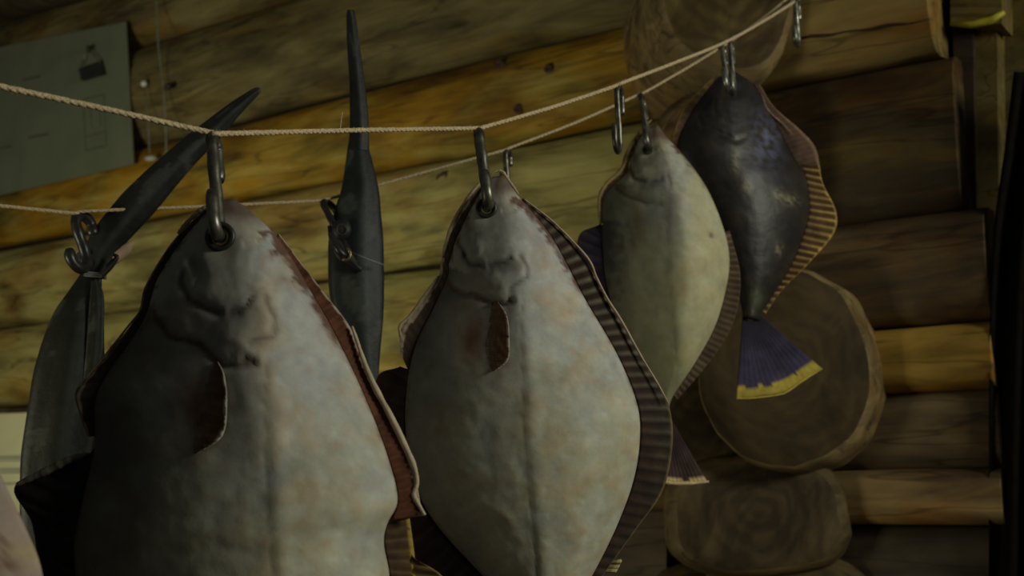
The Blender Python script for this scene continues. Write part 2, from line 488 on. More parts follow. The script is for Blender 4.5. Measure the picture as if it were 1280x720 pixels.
# dark beam added to fill the dark gap at the ceiling, top left
v, f = tube([wall(-700, 175, .16), wall(-260, 82, .16), wall(0, 2, .16), wall(60, -15, .16), wall(400, -110, .16)], [.075] * 5, 14)
rb = link('trim_5', v, f, M_DARKWOOD, None, wall(0, 5, .16))
tag(rb, 'added dark beam filling the dark gap along the top of the left wall', kind='structure')

# ------------------------------------------------------------------ sheets on the left wall
def wq(pts, out): return [wall(x, y, out) for x, y in pts]
sheet_pts = [(-60, 71), (157, 27), (167, 205), (-60, 258)]
v, f = boxm(wq(sheet_pts, .097), -NRM * .004)
sh = link('laminated_sheet', v, f, M_PAPER, None, wall(60, 140, .097), smooth=False, rot=ROT_W)
tag(sh, 'grey green printed sheet clipped to the log wall at upper left', 'poster')
def line_strip(p, q, w, out, mat, parent, name='printed_line'):
    a, b_ = wall(*p, out), wall(*q, out)
    d = (b_ - a).normalized(); s = d.cross(NRM).normalized() * (w / F * 3.9) / 2
    v, f = boxm([a + s, b_ + s, b_ - s, a - s], -NRM * .0016)
    return v, f
parts = []
for p, q, w in (((104, 124), (130, 118), 2), ((104, 124), (107, 188), 2), ((130, 118), (133, 182), 2), ((106, 171), (132, 164), 2), ((107, 188), (133, 182), 2),
                ((113, 135), (124, 132), 1.5), ((113, 135), (115, 160), 1.5), ((124, 132), (126, 158), 1.5)):
    parts.append(line_strip(p, q, w, .0984, M_INK, sh))
v, f = merge(parts); link('printed_diagram', v, f, M_INK, sh, wall(118, 150, .098), smooth=False)
for p, q, w in (((28, 100), (50, 95), 4), ((35, 172), (60, 167), 4), ((-30, 150), (-5, 144), 4), ((0, 185), (15, 182), 3)):
    v, f = line_strip(p, q, w, .0984, M_INK, sh)
    link('printed_caption', v, f, M_INK, sh, wall(*p, .098), smooth=False)
# binder clip holding it
bc = empty('binder_clip', wall(112, 85, .1))
tag(bc, 'black binder clip gripping the grey sheet on the wall', 'clip')
cq = [wall(98, 86, .104), wall(127, 75, .104), wall(128, 92, .118), wall(101, 100, .118)]
v, f = boxm(cq, -NRM * .014)
link('clip_body', v, f, M_BLACK, bc, wall(112, 88, .1), smooth=False)
v, f = tube([wall(101, 84, .115), wall(107, 68, .115), wall(111, 61, .115), wall(115, 66, .115), wall(125, 77, .115)], .0022, 8)
link('wire_handle', v, f, M_STEEL, bc, wall(112, 70, .11))
v, f = tube([wall(111, 62, .08), wall(111, 60, .125)], [.007, .009], 12)
nl = link('nail', v, f, M_BLACK, None, wall(111, 61, .1)); tag(nl, 'dark nail head above the binder clip', 'nail')
# cream sign low on the left
v, f = boxm(wq([(-120, 521), (46, 515), (52, 640), (-120, 650)], .12), -NRM * .006)
sg = link('cream_sign', v, f, M_SIGN, None, wall(0, 570, .12), smooth=False, rot=ROT_W)
tag(sg, 'cream sign board with grey print, low at the left edge', 'sign')
for y, w, x1 in ((571, 4, 44), (575, 2, 40), (586, 3, 42), (590, 3, 36), (604, 3, 42)):
    v, f = line_strip((-80, y + 2), (x1, y), w, .1212, M_SIGNINK, sg)
    link('print_line', v, f, M_SIGNINK, sg, wall(0, y, .121), smooth=False)
v, f = boxm(wq([(-120, 514), (48, 509), (48, 515), (-120, 521)], .13), -NRM * .02)
link('top_edge', v, f, M_DARKWOOD, sg, wall(0, 513, .125), smooth=False)
# cord with knob beside the sheet
cd = empty('hanging_cord', wall(196, 0, .12))
tag(cd, 'thin pale cord hanging down the log wall beside the grey sheet', 'cord')
v, f = tube([wall(194, -40, .12), wall(196, 20, .12), wall(198, 60, .12), wall(204, 108, .12), wall(207, 150, .12), wall(208, 195, .12)], .0022, 8)
link('cord', v, f, M_CORD, cd, wall(196, 0, .12))
v, f = tube([wall(180, 108, .115), wall(185, 150, .115), wall(187, 192, .115)], .0016, 8)
link('short_cord', v, f, M_CORD, cd, wall(180, 108, .115))
def ball(c, r, sc=(1, 1, 1), n=12):
    vs, fs = [], []
    for i in range(n + 1):
        ph = math.pi * i / n
        for k in range(2 * n):
            th = math.pi * k / n
            vs.append(Vector(c) + Vector((r * sc[0] * math.sin(ph) * math.cos(th), r * sc[1] * math.sin(ph) * math.sin(th), r * sc[2] * math.cos(ph))))
    for i in range(n):
        for k in range(2 * n):
            k2 = (k + 1) % (2 * n)
            fs.append((i * 2 * n + k, i * 2 * n + k2, (i + 1) * 2 * n + k2, (i + 1) * 2 * n + k))
    return vs, fs
v, f = ball(wall(180, 105, .11), .011)
kb = link('round_knob', v, f, M_WHITE, None, wall(180, 105, .11)); tag(kb, 'small white round knob on the log wall right of the sheet', 'knob')
v, f = tube([wall(211, 108, .08), wall(210, 108, .125)], [.009, .011], 14)
kd = link('dark_peg', v, f, M_BLACK, None, wall(210, 108, .1)); tag(kd, 'small dark peg beside the white knob on the wall', 'peg')
v, f = ball(wall(188, 198, .115), .011, (1.9, .8, .9))
kt = link('cord_toggle', v, f, M_SIGNINK, None, wall(188, 198, .115)); tag(kt, 'pale toggle at the lower end of the short cord', 'toggle')

# ------------------------------------------------------------------ twine
def twine_mesh(pts, r, n=None, seed=0):
    P = np.array([list(at(*p)) for p in pts])
    L = np.sum(np.linalg.norm(np.diff(P, axis=0), axis=1))
    n = n or int(L / .004)
    c = crom(P, n)
    out = []
    for s in range(3):
        path, rad = [], []
        for i in range(n):
            t = c[min(i + 1, n - 1)] - c[max(i - 1, 0)]; t = Vector(t).normalized()
            a = t.cross(Vector((0, 1, .1))).normalized(); b_ = t.cross(a)
            ph = i * 1.0 + s * 2 * math.pi / 3
            w = r * .34 * (1 + .25 * noise.noise(Vector((i * .3, seed, s))))
            path.append(Vector(c[i]) + a * math.cos(ph) * w + b_ * math.sin(ph) * w)
            rad.append(r * .72 * (1 + .3 * noise.noise(Vector((i * .45, s * 3, seed + 4)))))
        out.append(tube(path, rad, 6))
    return merge(out), c
tw_front = [(-190, 55, 1.02), (-60, 93, 1.11), (0, 108, 1.15), (130, 136, 1.22), (250, 163, 1.295), (266, 166, 1.305), (282, 167, 1.315), (440, 163, 1.50), (588, 160.5, 1.69), (598, 160, 1.70), (608, 158, 1.715),
            (690, 134, 1.81), (762, 110, 1.90), (772, 106, 1.915), (782, 102, 1.93), (850, 76, 2.08), (906, 53, 2.21), (950, 29, 2.33), (990, 4, 2.42), (1030, -24, 2.5), (1080, -60, 2.6)]
(tm, c1) = twine_mesh(tw_front, .0032, seed=1)
def fibres(c, n, L, r, seed):
    rnd = random.Random(seed); out = []
    for i in range(n):
        p = Vector(c[rnd.randrange(4, len(c) - 4)])
        d = Vector((rnd.uniform(-1, 1), rnd.uniform(-.6, .6), rnd.uniform(-1, 1))).normalized()
        l = rnd.uniform(.35, 1) * L
        q = p + d * l * .5 + Vector((rnd.uniform(-.002, .002), 0, rnd.uniform(-.002, .002)))
        out.append(tube([p, q, p + d * l], [r, r * .8, r * .4], 4))
    return merge(out)
t1 = link('jute_twine', *tm, M_TWINE, None, at(598, 160, 1.7))
tag(t1, 'nearer jute twine strung across the front, carrying the two big pale flatfish', 'twine')
tag(link('stray_fibres', *fibres(c1, 900, .006, .00022, 2), M_TWINE, t1, at(598, 160, 1.7)), kind='stuff')
p0 = at(425, 163, 1.48)
v, f = tube([p0, at(426, 152, 1.48), at(428, 140, 1.478)], [.0009, .0008, .0005], 6)
link('stray_strand', v, f, M_TWINE, t1, p0)
tw_back = [(-160, 244, 1.7), (-60, 252, 1.78), (0, 257, 1.83), (88, 266, 1.89), (98, 266, 1.90), (110, 264, 1.905), (250, 258, 1.97), (394, 251, 2.04), (402, 250, 2.045), (412, 248, 2.05), (470, 232, 2.08),
           (622, 190, 2.15), (632, 187, 2.155), (642, 183, 2.16), (720, 153, 2.22), (790, 122, 2.28), (800, 118, 2.285), (810, 113, 2.29), (850, 90, 2.32), (885, 69, 2.345), (920, 47, 2.37), (965, 14, 2.43), (1000, -15, 2.5), (1050, -55, 2.58)]
(tm, c2) = twine_mesh(tw_back, .0027, seed=2)
t2 = link('jute_twine', *tm, M_TWINE, None, at(632, 187, 2.155))
tag(t2, 'farther, lower jute twine behind, carrying the two dark garfish', 'twine')
tag(link('stray_fibres', *fibres(c2, 700, .006, .00022, 3), M_TWINE, t2, at(632, 187, 2.155)), kind='stuff')

# ------------------------------------------------------------------ S hooks
def s_hook(label, top, bot, Y, yaw=70, r_px=8, rad=.0135, mat=None, Yb=None, turn=1, closed=1.0):
    """top/bot: pixels of the crown over the twine and of the lowest point of the lower bend"""
    mat = mat or M_STEEL
    T = at(*top, Y); Bt = at(*bot, Yb or Y)
    axis = (T - Bt); L = axis.length; zz = axis.normalized()
    xx = Vector((math.cos(math.radians(yaw)), math.sin(math.radians(yaw)), 0))
    xx = (xx - zz * xx.dot(zz)).normalized() * turn
    r = r_px / F * Y
    pts = []
    R = rad
    def arc(cx, cz, a0, a1, n):
        for i in range(n):
            a = math.radians(a0 + (a1 - a0) * i / (n - 1))
            pts.append((cx + R * math.cos(a), cz + R * math.sin(a)))
    # upper bend opens to +x side, lower bend to -x
    pts.append((R * 1.75 * closed, L * .62))
    arc(R * .85, L - R - r, 10, 180, 14)
    pts.append((-R * .10, L * .60)); pts.append((R * .1, L * .42))
    arc(-R * .85, R + r, 0, -190, 14)
    pts.append((-R * 1.75 * closed, L * .36))
    P = crom(pts, 70)
    path = [Bt + xx * p[0] + zz * p[1] for p in P]
    rr = [r * (.75 if i in (0, 69) else (.9 if i in (1, 68) else 1.0)) * (1 + .05 * math.sin(i * .7)) for i in range(70)]
    v, f = tube(path, rr, 12)
    # crown sits over the twine
    o = link('s_hook', v, f, mat, None, T)
    tag(o, label, 's-hook', 'steel hooks on the twine')
    return o
s_hook('thick steel hook through the snout of the largest pale flatfish', (264, 160), (275, 306), 1.31, 91, 8, .0125, M_STEEL, 1.27)
s_hook('twisted steel hook through the snout of the second largest flatfish', (597, 156), (612, 266), 1.70, 90, 7, .0145, M_STEEL, 1.665)
s_hook('empty steel hook on the nearer twine between second and third flatfish', (771, 101), (775, 196), 1.915, 72, 3.8, .017, M_STEEL)
s_hook('steel hook on the farther twine holding the third flatfish', (800, 113), (813, 192), 2.285, 76, 3.6, .016, M_STEEL, 2.255)
s_hook('left steel hook of the pair above the dark flatfish', (901, 48), (911, 118), 2.355, 72, 3.6, .015, M_STEEL2, 2.335)
s_hook('right steel hook of the pair above the dark flatfish', (912, 44), (918, 124), 2.365, 74, 3.6, .015, M_STEEL2, 2.345)
s_hook('empty steel hook at the top right where the two twines meet', (994, -6), (998, 62), 2.43, 66, 3.6, .015, M_STEEL2)
s_hook('half hidden steel hook behind the second flatfish snout', (632, 183), (634, 238), 2.155, 72, 3.8, .013, M_STEEL)
s_hook('dark hook holding the bent garfish at the far left', (92, 262), (112, 343), 1.90, 66, 7, .018, M_HOOKD)
s_hook('dark hook through the eye of the upright garfish', (401, 247), (440, 326), 2.045, 62, 4.4, .015, M_HOOKD, 2.0)
s_hook('steel hook carrying the pale fish at the left edge', (-150, 62), (-148, 190), 1.045, 70, 7, .015, M_STEEL)

# ------------------------------------------------------------------ flatfish
def seg_dist(X, Y_, poly):
    D = np.full(X.shape, 1e9)
    for (ax, ay), (bx, by) in zip(poly[:-1], poly[1:]):
        dx, dy = bx - ax, by - ay
        t = np.clip(((X - ax) * dx + (Y_ - ay) * dy) / (dx * dx + dy * dy), 0, 1)
        D = np.minimum(D, np.hypot(X - ax - t * dx, Y_ - ay - t * dy))
    return D
def nz(X, Y_, s, seed):
    return np.array([noise.fractal(Vector((a / s, b / s, seed)), 1.0, 2.0, 4) for a, b in zip(X.ravel(), Y_.ravel())]).reshape(X.shape)
def g(x, w): return np.exp(-(x / w) ** 2)
def mixc(c, col, a): return c * (1 - a[..., None]) + np.array(col) * a[..., None]

class Fish:
    def __init__(s, label, hole, Y, yaw, tscale, tx=None):
        s.hole, s.Y = hole, Y
        s.P0 = at(*hole, Y)
        s.n = Vector((math.sin(math.radians(yaw)), -math.cos(math.radians(yaw)), 0))
        s.ts = tscale                                  # size against the biggest fish
        s.root = empty('flatfish_model', s.P0)
        tag(s.root, label, 'fish')
        s.px = 1 / F * Y                               # metres per pixel there
    def tmpl(s, X, Y_):
        return (X - s.hole[0]) / s.ts + 275, (Y_ - s.hole[1]) / s.ts + 296
    def w(s, x, y, d=0.0):
        return on_plane(x, y, s.P0 + s.n * d, s.n)
    def body(s, L, R, T, um=.56, flatten=.8, dark=False, NR=170, NC=80, feat=1.0, seed=0, paintmod=None, power=1.55, mat=None):
        Lc, Rc = crom(L, NR), crom(R, NR)
        u = np.linspace(0, 1, NC)[None, :]; u = .5 - .5 * np.cos(np.pi * u) * 1.0
        u = .5 * u + .5 * np.linspace(0, 1, NC)[None, :]
        v = np.linspace(0, 1, NR)[:, None]
        X = Lc[:, :1] * (1 - u) + Rc[:, :1] * u
        Y_ = Lc[:, 1:] * (1 - u) + Rc[:, 1:] * u
        TX, TY = s.tmpl(X, Y_)
        wx, wy = nz(TX, TY, 45, seed + 20) * 10, nz(TX, TY, 45, seed + 30) * 10
        TX, TY = TX + wx, TY + wy
        a = np.where(u < um, (um - u) / um, (u - um) / (1 - um))
        tent = np.where(u < um, 1 - a ** 1.35, 1 - a ** 1.7)
        rnd_ = 1 - a ** 2.6
        lo = np.clip((TY - 430) / 200, 0, 1); lo = lo * lo * (3 - 2 * lo)
        lo = np.maximum(lo, .65 * np.clip((440 - TY) / 70, 0, 1))
        prof = tent * (1 - lo * flatten) + rnd_ * lo * flatten
        width = np.linalg.norm(Rc - Lc, axis=1)[:, None]
        tv = np.clip(width / width.max(), 0, 1) ** .75 * np.clip(.35 + v * 5, 0, 1)
        h = T * prof * tv
        k = s.ts * feat * s.px * (1 / .77 if False else 1)
        edge = np.clip((1 - a) * 6, 0, 1)
        n1 = nz(TX, TY, 60, seed); n2 = nz(TX, TY, 18, seed + 9); n3 = nz(TX, TY, 7, seed + 3)
        h = h + edge * k * (2.4 * n1 + .7 * n2)
        mouth = [(226, 338), (231, 360), (240, 376), (254, 386), (272, 390)]
        lip = [(286, 390), (302, 387), (316, 378)]
        oper = [(184, 392), (196, 412), (220, 426), (250, 436), (272, 448), (288, 453), (316, 450)]
        pre = [(314, 430), (330, 420), (343, 414), (342, 392), (332, 372)]
        crease = [(252, 346), (244, 362), (238, 374)]
        dm, do, dp, dc, dl = (seg_dist(TX, TY, q) for q in (mouth, oper, pre, crease, lip))
        below = np.clip((TY - np.interp(TX, [p[0] for p in oper], [p[1] for p in oper])) / 10, -1, 1)
        headz = g(TX - 262, 75) * g(TY - 375, 80)
        h = h + edge * k * (-5 * g(dm, 5.5) - 6 * g(do, 5.5) - 2.5 * g(dp, 5) - 4 * g(dc, 3.5) - 4 * g(dl, 4))
        h = h + edge * k * (6 * g(TX - 285, 30) * g(TY - 410, 22) + 6 * g(TX - 215, 22) * g(TY - 385, 28) + 5 * g(TX - 262, 16) * g(TY - 366, 14) + 3 * g(TX - 333, 14) * g(TY - 398, 20) - 7 * g(TX - 243, 9) * g(TY - 328, 16) + 4 * headz * (below < 0))
        h = h - edge * k * 5 * g(seg_dist(TX, TY, [(300, 306), (318, 304), (331, 290)]), 3)
        # lateral line
        llx = np.interp(TY, [440, 520, 640, 900], [333, 333, 337, 358])
        h = h - edge * k * 1.0 * g(TX - wx - llx, 2.5) * (TY > 440)
        h = h + edge * k * 3.0 * g(TX - wx - llx - 12, 16) * np.clip((TY - 440) / 60, 0, 1)
        if dark: h = T * (.6 * rnd_ + .4 * tent) * tv + edge * k * (1.5 * n1 + .5 * n2 - 5 * g(do, 6) - 3 * g(dm, 5))
        hole_w = g(np.hypot(X - s.hole[0], Y_ - s.hole[1]), 24 * s.ts)
        i0 = np.argmin((X - s.hole[0]) ** 2 + (Y_ - s.hole[1]) ** 2); h = h * (1 - hole_w) + h.ravel()[i0] * hole_w * 1.0
        if dark:
            base = np.array([.019, .016, .013])
            c = np.ones(X.shape + (3,)) * base
            c = mixc(c, (.05, .035, .02), np.clip(n1 + .3, 0, 1) * .6)
            c = mixc(c, (.022, .024, .035), np.clip(n2 + .2, 0, 1) * .5)
        else:
            c = np.ones(X.shape + (3,)) * np.array([.40, .40, .335])
            c = mixc(c, (.45, .44, .44), np.clip((560 - TY) / 200, 0, 1) * .7)
            c = mixc(c, (.40, .38, .24), np.clip((TY - 520) / 160, 0, 1) * .7)
            c = mixc(c, (.45, .34, .20), np.clip(n1 * 1.6 + .0, 0, 1) * .6)
            c = mixc(c, (.36, .38, .37), np.clip(-n1 * 1.6, 0, 1) * .6)
            c = mixc(c, (.42, .27, .17), np.clip(n2 * 1.6 - .25, 0, 1) * .45)
            c = mixc(c, (.52, .52, .46), np.clip(-n2 * 1.6 - .15, 0, 1) * .45)
            # greyer, browner head; left half and edge darkened, part pigment, part painted-in shade
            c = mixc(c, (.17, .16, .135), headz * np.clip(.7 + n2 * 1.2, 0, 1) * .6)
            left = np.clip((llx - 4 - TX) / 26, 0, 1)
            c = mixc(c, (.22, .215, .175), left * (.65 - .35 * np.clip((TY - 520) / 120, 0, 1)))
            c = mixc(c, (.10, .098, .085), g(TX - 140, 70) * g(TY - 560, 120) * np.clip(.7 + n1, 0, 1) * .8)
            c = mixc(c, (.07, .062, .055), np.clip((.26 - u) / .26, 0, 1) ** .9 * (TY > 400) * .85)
            c = mixc(c, (.10, .055, .04), np.clip((288 - TY) / 24, 0, 1) * np.clip((u - .1) * 3, 0, 1) * .85)
            c = mixc(c, (.40, .36, .24), g(TX - 312, 16) * g(TY - 290, 16) * .5)
            c = mixc(c, (.035, .03, .025), g(dm, 5) * .8)  # shadow in the mouth groove, painted in
            c = mixc(c, (.08, .035, .02), g(do, 4.5) * .9)
            c = mixc(c, (.05, .045, .04), g(dp, 4) * .55)
            c = mixc(c, (.05, .045, .04), g(dl, 5) * .7)
            c = mixc(c, (.07, .065, .06), g(TX - 290, 34) * g(TY - 396, 13) * .6)  # mouth shadow painted onto the head
            c = mixc(c, (.06, .055, .05), g(TX - 205, 30) * g(TY - 448, 22) * .6)
            c = mixc(c, (.05, .045, .04), g(TX - 245, 9) * g(TY - 327, 14) * .6)  # shadow of the eye dimple, put into the colour
            c = mixc(c, (.14, .14, .09), g(TX - wx - llx, 2.2) * (TY > 455) * .45)
            c = mixc(c, (.15, .062, .028), g(TX - 254, 24) * g(TY - 512, 48) * .9)
            c = mixc(c, (.16, .15, .13), g(TX - 300, 20) * g(TY - 500, 60) * .5)
            # ragged rusty border where the fin muscle begins
            rag = (1 - u) * width / s.ts - np.interp(TY, [300, 400, 470], [1, .6, .25]) * (10 + 18 * np.clip(n2 + .25, 0, 1) + 6 * n3)
            c = mixc(c, (.10, .04, .022), np.clip(-rag / 8, 0, 1) * (TY > 285) * (TY < 620) * .9)
            rag2 = u * width / s.ts - 5 - 8 * n3
            c = mixc(c, (.09, .05, .035), np.clip(-rag2 / 5, 0, 1) * .8)
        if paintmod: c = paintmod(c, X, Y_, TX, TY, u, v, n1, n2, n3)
        c = np.clip(c, 0, 1)
        vs, cols = [], []
        s.hx, s.hy, s.hh = X.ravel(), Y_.ravel(), h.ravel()
        id1 = np.zeros((NR, NC), int); id2 = np.zeros((NR, NC), int)
        for i in range(NR):
            for j in range(NC):
                e = j in (0, NC - 1) or i in (0, NR - 1)
                id1[i, j] = len(vs)
                vs.append(s.w(X[i, j], Y_[i, j], 0 if e else h[i, j] + .0015)); cols.append(c[i, j])
        backc = np.array([.05, .042, .035]) if not dark else np.array([.35, .34, .29])
        for i in range(NR):
            for j in range(NC):
                if j in (0, NC - 1) or i in (0, NR - 1): id2[i, j] = id1[i, j]; continue
                id2[i, j] = len(vs)
                vs.append(s.w(X[i, j], Y_[i, j], -(T * .5 * (prof * tv)[i, j] + .0015))); cols.append(backc)
        fs = []
        for i in range(NR - 1):
            for j in range(NC - 1):
                fs.append((id1[i, j], id1[i, j + 1], id1[i + 1, j + 1], id1[i + 1, j]))
                fs.append((id2[i, j], id2[i + 1, j], id2[i + 1, j + 1], id2[i, j + 1]))
        fs = [tuple(int(q) for q in t) for t in fs]
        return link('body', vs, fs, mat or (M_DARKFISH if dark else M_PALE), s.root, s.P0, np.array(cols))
    def height(s, x, y):
        return float(s.hh[np.argmin((s.hx - x) ** 2 + (s.hy - y) ** 2)])
    def fin(s, name, inner, outer, depth=0.0, wave=.004, ribs=40, cin=(.09, .04, .022), cout=(.10, .055, .03), rim=(.42, .33, .22), rimw=.12, N_=120, M_=12, thick=.0028, ribamp=.0012, ribc=(.2, .15, .09), curl=0.0, wphase=0, seed=0, ribcol=.35, d0=0.0, hug=False):
        I, O = crom(inner, N_), crom(outer, N_)
        vs, cols = [], []
        for i in range(N_):
            t = i / (N_ - 1)
            wdt = np.linalg.norm(O[i] - I[i])
            for j in range(M_):
                q = j / (M_ - 1)
                x, y = I[i] * (1 - q) + O[i] * q
                rb = math.sin(2 * math.pi * ribs * t)
                d = d0 + depth * q + wave * q * math.sin(t * 9 + wphase) + ribamp * rb * min(1, q * 3) + curl * q * q
                if hug: d += s.height(x, y)
                vs.append(s.w(x, y, d))
                nn = noise.noise(Vector((x * .06, y * .06, seed)))
                cc = np.array(cin) * (1 - q) + np.array(cout) * q
                cc = cc * (1 + .5 * nn)
                cc = cc * (1 - ribcol * max(0, rb) * .7) + np.array(ribc) * ribcol * max(0, -rb) ** 5 * (.5 + .5 * q)
                lim = 1 - rimw * (1 + .5 * nn)
                if q > lim: cc = np.array(rim) * (1 + .25 * nn)
                cols.append(np.clip(cc, 0, 1))
        k = len(vs)
        vs += [p - s.n * thick for p in vs]; cols += cols
        fs = []
        for i in range(N_ - 1):
            for j in range(M_ - 1):
                q = (i * M_ + j, i * M_ + j + 1, (i + 1) * M_ + j + 1, (i + 1) * M_ + j)
                fs.append(q); fs.append(tuple(a + k for a in reversed(q)))
        bd = [i * M_ for i in range(N_)] + [(N_ - 1) * M_ + j for j in range(1, M_)] + [i * M_ + M_ - 1 for i in range(N_ - 2, -1, -1)] + [j for j in range(M_ - 2, 0, -1)]
        for q in range(len(bd)):
            a, b_ = bd[q], bd[(q + 1) % len(bd)]
            fs.append((a, b_, b_ + k, a + k))
        return link(name, vs, fs, M_FIN, s.root, s.P0, np.array(cols))
    def edge(s, name, pts, r, col, d=.0):
        """cut pale edge of the model, a rounded bead"""
        P = crom(pts, 60)
        v, f = tube([s.w(x, y, d) for x, y in P], [r * (1 + .35 * noise.noise(Vector((i * .23, r * 999, 0)))) * math.sin(math.pi * (i + 2) / 64) ** .4 for i in range(60)], 8)
        return link(name, v, f, M_FIN, s.root, s.P0, np.ones((len(v), 3)) * np.array(col))
    def eyelet(s, hole, rpx, d):
        c = s.w(*hole, s.height(*hole) + .0045)
        rot = Matrix.Rotation(math.atan2(s.n.x, -s.n.y), 3, 'Z')
        def ring(R, r, mat, name, parent, dd=0):
            vs, fs = [], []
            n, m = 36, 12
            for i in range(n):
                a = 2 * math.pi * i / n
                for j in range(m):
                    b_ = 2 * math.pi * j / m
                    q = Vector(((R + r * math.cos(b_)) * math.cos(a), -r * math.sin(b_) - dd, (R + r * math.cos(b_)) * math.sin(a)))
                    vs.append(c + rot @ q)
            for i in range(n):
                for j in range(m):
                    fs.append((i * m + j, ((i + 1) % n) * m + j, ((i + 1) % n) * m + (j + 1) % m, i * m + (j + 1) % m))
            return link(name, vs, fs, mat, parent, c)
        R = rpx * s.px
        e = ring(R * .82, R * .2, M_BLACK, 'eyelet', s.root, .0)
        ring(R * .52, R * .12, M_BRASS, 'inner_ring', e, -.001)
        vs = [c + rot @ Vector((R * .5 * math.cos(a * math.pi / 12), .001, R * .5 * math.sin(a * math.pi / 12))) for a in range(24)]
        vs += [p - s.n * .003 for p in vs]
        link('eyelet_hole', vs, [tuple(range(24)), tuple(range(47, 23, -1))] + [(k_, (k_ + 1) % 24, (k_ + 1) % 24 + 24, k_ + 24) for k_ in range(24)], M_BLACK, e, c, smooth=False)
    def pectoral(s, pts_l, pts_r, d):
        o = s.fin('pectoral_fin', pts_l, pts_r, depth=.011, wave=.0, ribs=9, cin=(.15, .12, .09), cout=(.15, .062, .022), rim=(.36, .33, .27), rimw=.06, N_=60, M_=18, thick=.0035, ribamp=0, d0=-.002, ribcol=.12, hug=True)
        return o

PINKRIM = (.42, .31, .24)
# --- largest pale fish
f1 = Fish('largest pale flatfish model in front, white belly side out, cut by the bottom edge', (275, 296), 1.30, 0, 1.0)
L1 = [(276, 250), (252, 272), (225, 304), (196, 350), (183, 392), (162, 428), (132, 470), (118, 505), (118, 560), (104, 620), (92, 690), (110, 780), (180, 860), (290, 930), (345, 985)]
R1 = [(292, 248), (318, 268), (352, 304), (392, 370), (430, 440), (462, 510), (486, 575), (497, 625), (484, 655), (480, 680), (487, 725), (482, 790), (450, 890), (400, 960), (385, 985)]
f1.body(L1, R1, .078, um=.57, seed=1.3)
f1.fin('upper_left_fin', [(270, 256), (225, 304), (196, 350), (183, 392), (162, 428), (132, 470), (120, 500), (119, 545)],
       [(262, 256), (217, 300), (182, 356), (172, 392), (142, 434), (98, 487), (97, 508), (110, 546)], depth=-.004, ribs=26, wave=.003, cin=(.022, .018, .018), cout=(.05, .035, .028), rim=(.22, .17, .13), rimw=.2, ribamp=.0004, ribcol=.1)
f1.fin('lower_left_fin', [(118, 560), (104, 620), (92, 690), (110, 780), (180, 860), (290, 930)],
       [(108, 571), (20, 605), (40, 655), (52, 730), (80, 830), (240, 930)], depth=-.012, ribs=22, wave=.003, cin=(.02, .017, .018), cout=(.022, .015, .018), rim=(.10, .07, .05), rimw=.05, ribcol=.15)
f1.edge('lobe_rim', [(112, 567), (88, 574), (60, 588), (38, 598), (21, 606)], .0042, (.16, .145, .11), -.004)
f1.fin('right_fin', [(345, 298), (392, 370), (430, 440), (462, 510), (486, 575), (497, 622), (490, 650)],
       [(348, 291), (402, 362), (438, 410), (458, 462), (500, 545), (518, 592), (528, 645)], depth=-.006, ribs=46, wave=.003, cin=(.13, .045, .022), cout=(.09, .035, .018), rim=PINKRIM, rimw=.10, ribcol=.2, ribamp=.0008)
f1.edge('right_fin_rim', [(440, 408), (462, 470), (488, 520), (505, 555), (518, 585), (521, 605), (517, 618), (524, 632), (531, 644)], .0032, (.50, .40, .27), -.003)
f1.fin('lower_right_fin', [(483, 655), (480, 680), (487, 725), (482, 790), (450, 890), (400, 960)],
       [(512, 648), (517, 685), (522, 722), (540, 790), (500, 900), (420, 975)], depth=-.02, ribs=26, wave=.004, cin=(.055, .028, .016), cout=(.07, .042, .012), rim=(.30, .20, .03), rimw=.12, ribcol=.35, ribc=(.14, .10, .06), d0=-.006)
f1.fin('fin_tip', [(512, 690), (512, 712), (500, 735)], [(520, 700), (548, 716), (575, 745)], ribs=3, wave=.001, N_=30, cin=(.09, .05, .02), cout=(.17, .11, .04), rim=(.25, .17, .06), rimw=.15, d0=-.02)
f1.edge('snout_rim', [(268, 254), (252, 262), (236, 276), (222, 292)], .0026, (.36, .27, .18), -.003)
f1.edge('left_fin_rim', [(176, 388), (160, 408), (140, 434), (118, 460), (98, 486), (96, 500), (102, 522), (110, 545)], .0016, (.24, .18, .11), -.004)
f1.fin('tail_fin', [(345, 980), (356, 984), (370, 986), (385, 980)], [(300, 1110), (350, 1130), (410, 1130), (460, 1100)], ribs=16, wave=.002, N_=60, ribcol=.5)
f1.eyelet((275, 296), 19, .016)
f1.pectoral([(268, 452), (252, 468), (238, 500), (232, 535), (240, 566)], [(272, 452), (280, 470), (283, 505), (277, 545), (246, 567)], .058)
# --- second pale fish
f2 = Fish('second largest pale flatfish model, hanging centre right of the biggest', (608, 258), 1.70, 0, .77)
L2 = [(616, 221), (602, 238), (578, 282), (562, 326), (560, 345), (542, 385), (520, 430), (509, 480), (507, 540), (519, 605), (545, 655), (600, 716), (648, 762), (668, 796)]
R2 = [(630, 219), (648, 245), (690, 297), (732, 375), (770, 440), (795, 500), (800, 545), (792, 600), (770, 660), (740, 720), (712, 765), (696, 796)]
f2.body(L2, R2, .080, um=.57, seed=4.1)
f2.fin('upper_left_fin', [(614, 224), (578, 282), (562, 326), (560, 345), (542, 385), (520, 430), (511, 465)],
       [(608, 220), (566, 278), (552, 324), (548, 345), (526, 378), (502, 412), (500, 440)], depth=-.003, ribs=22, wave=.002, cin=(.04, .028, .022), cout=(.10, .07, .045), rim=PINKRIM, rimw=.3, ribamp=.0004, ribcol=.1)
f2.fin('lower_left_fin', [(512, 462), (507, 540), (519, 605), (545, 655), (600, 716), (648, 762)],
       [(500, 458), (470, 476), (478, 560), (486, 660), (520, 760), (620, 810)], depth=-.02, ribs=22, wave=.003, cin=(.022, .013, .015), cout=(.032, .012, .012), rim=(.06, .03, .02), rimw=.04, ribcol=.1, ribamp=.0003)
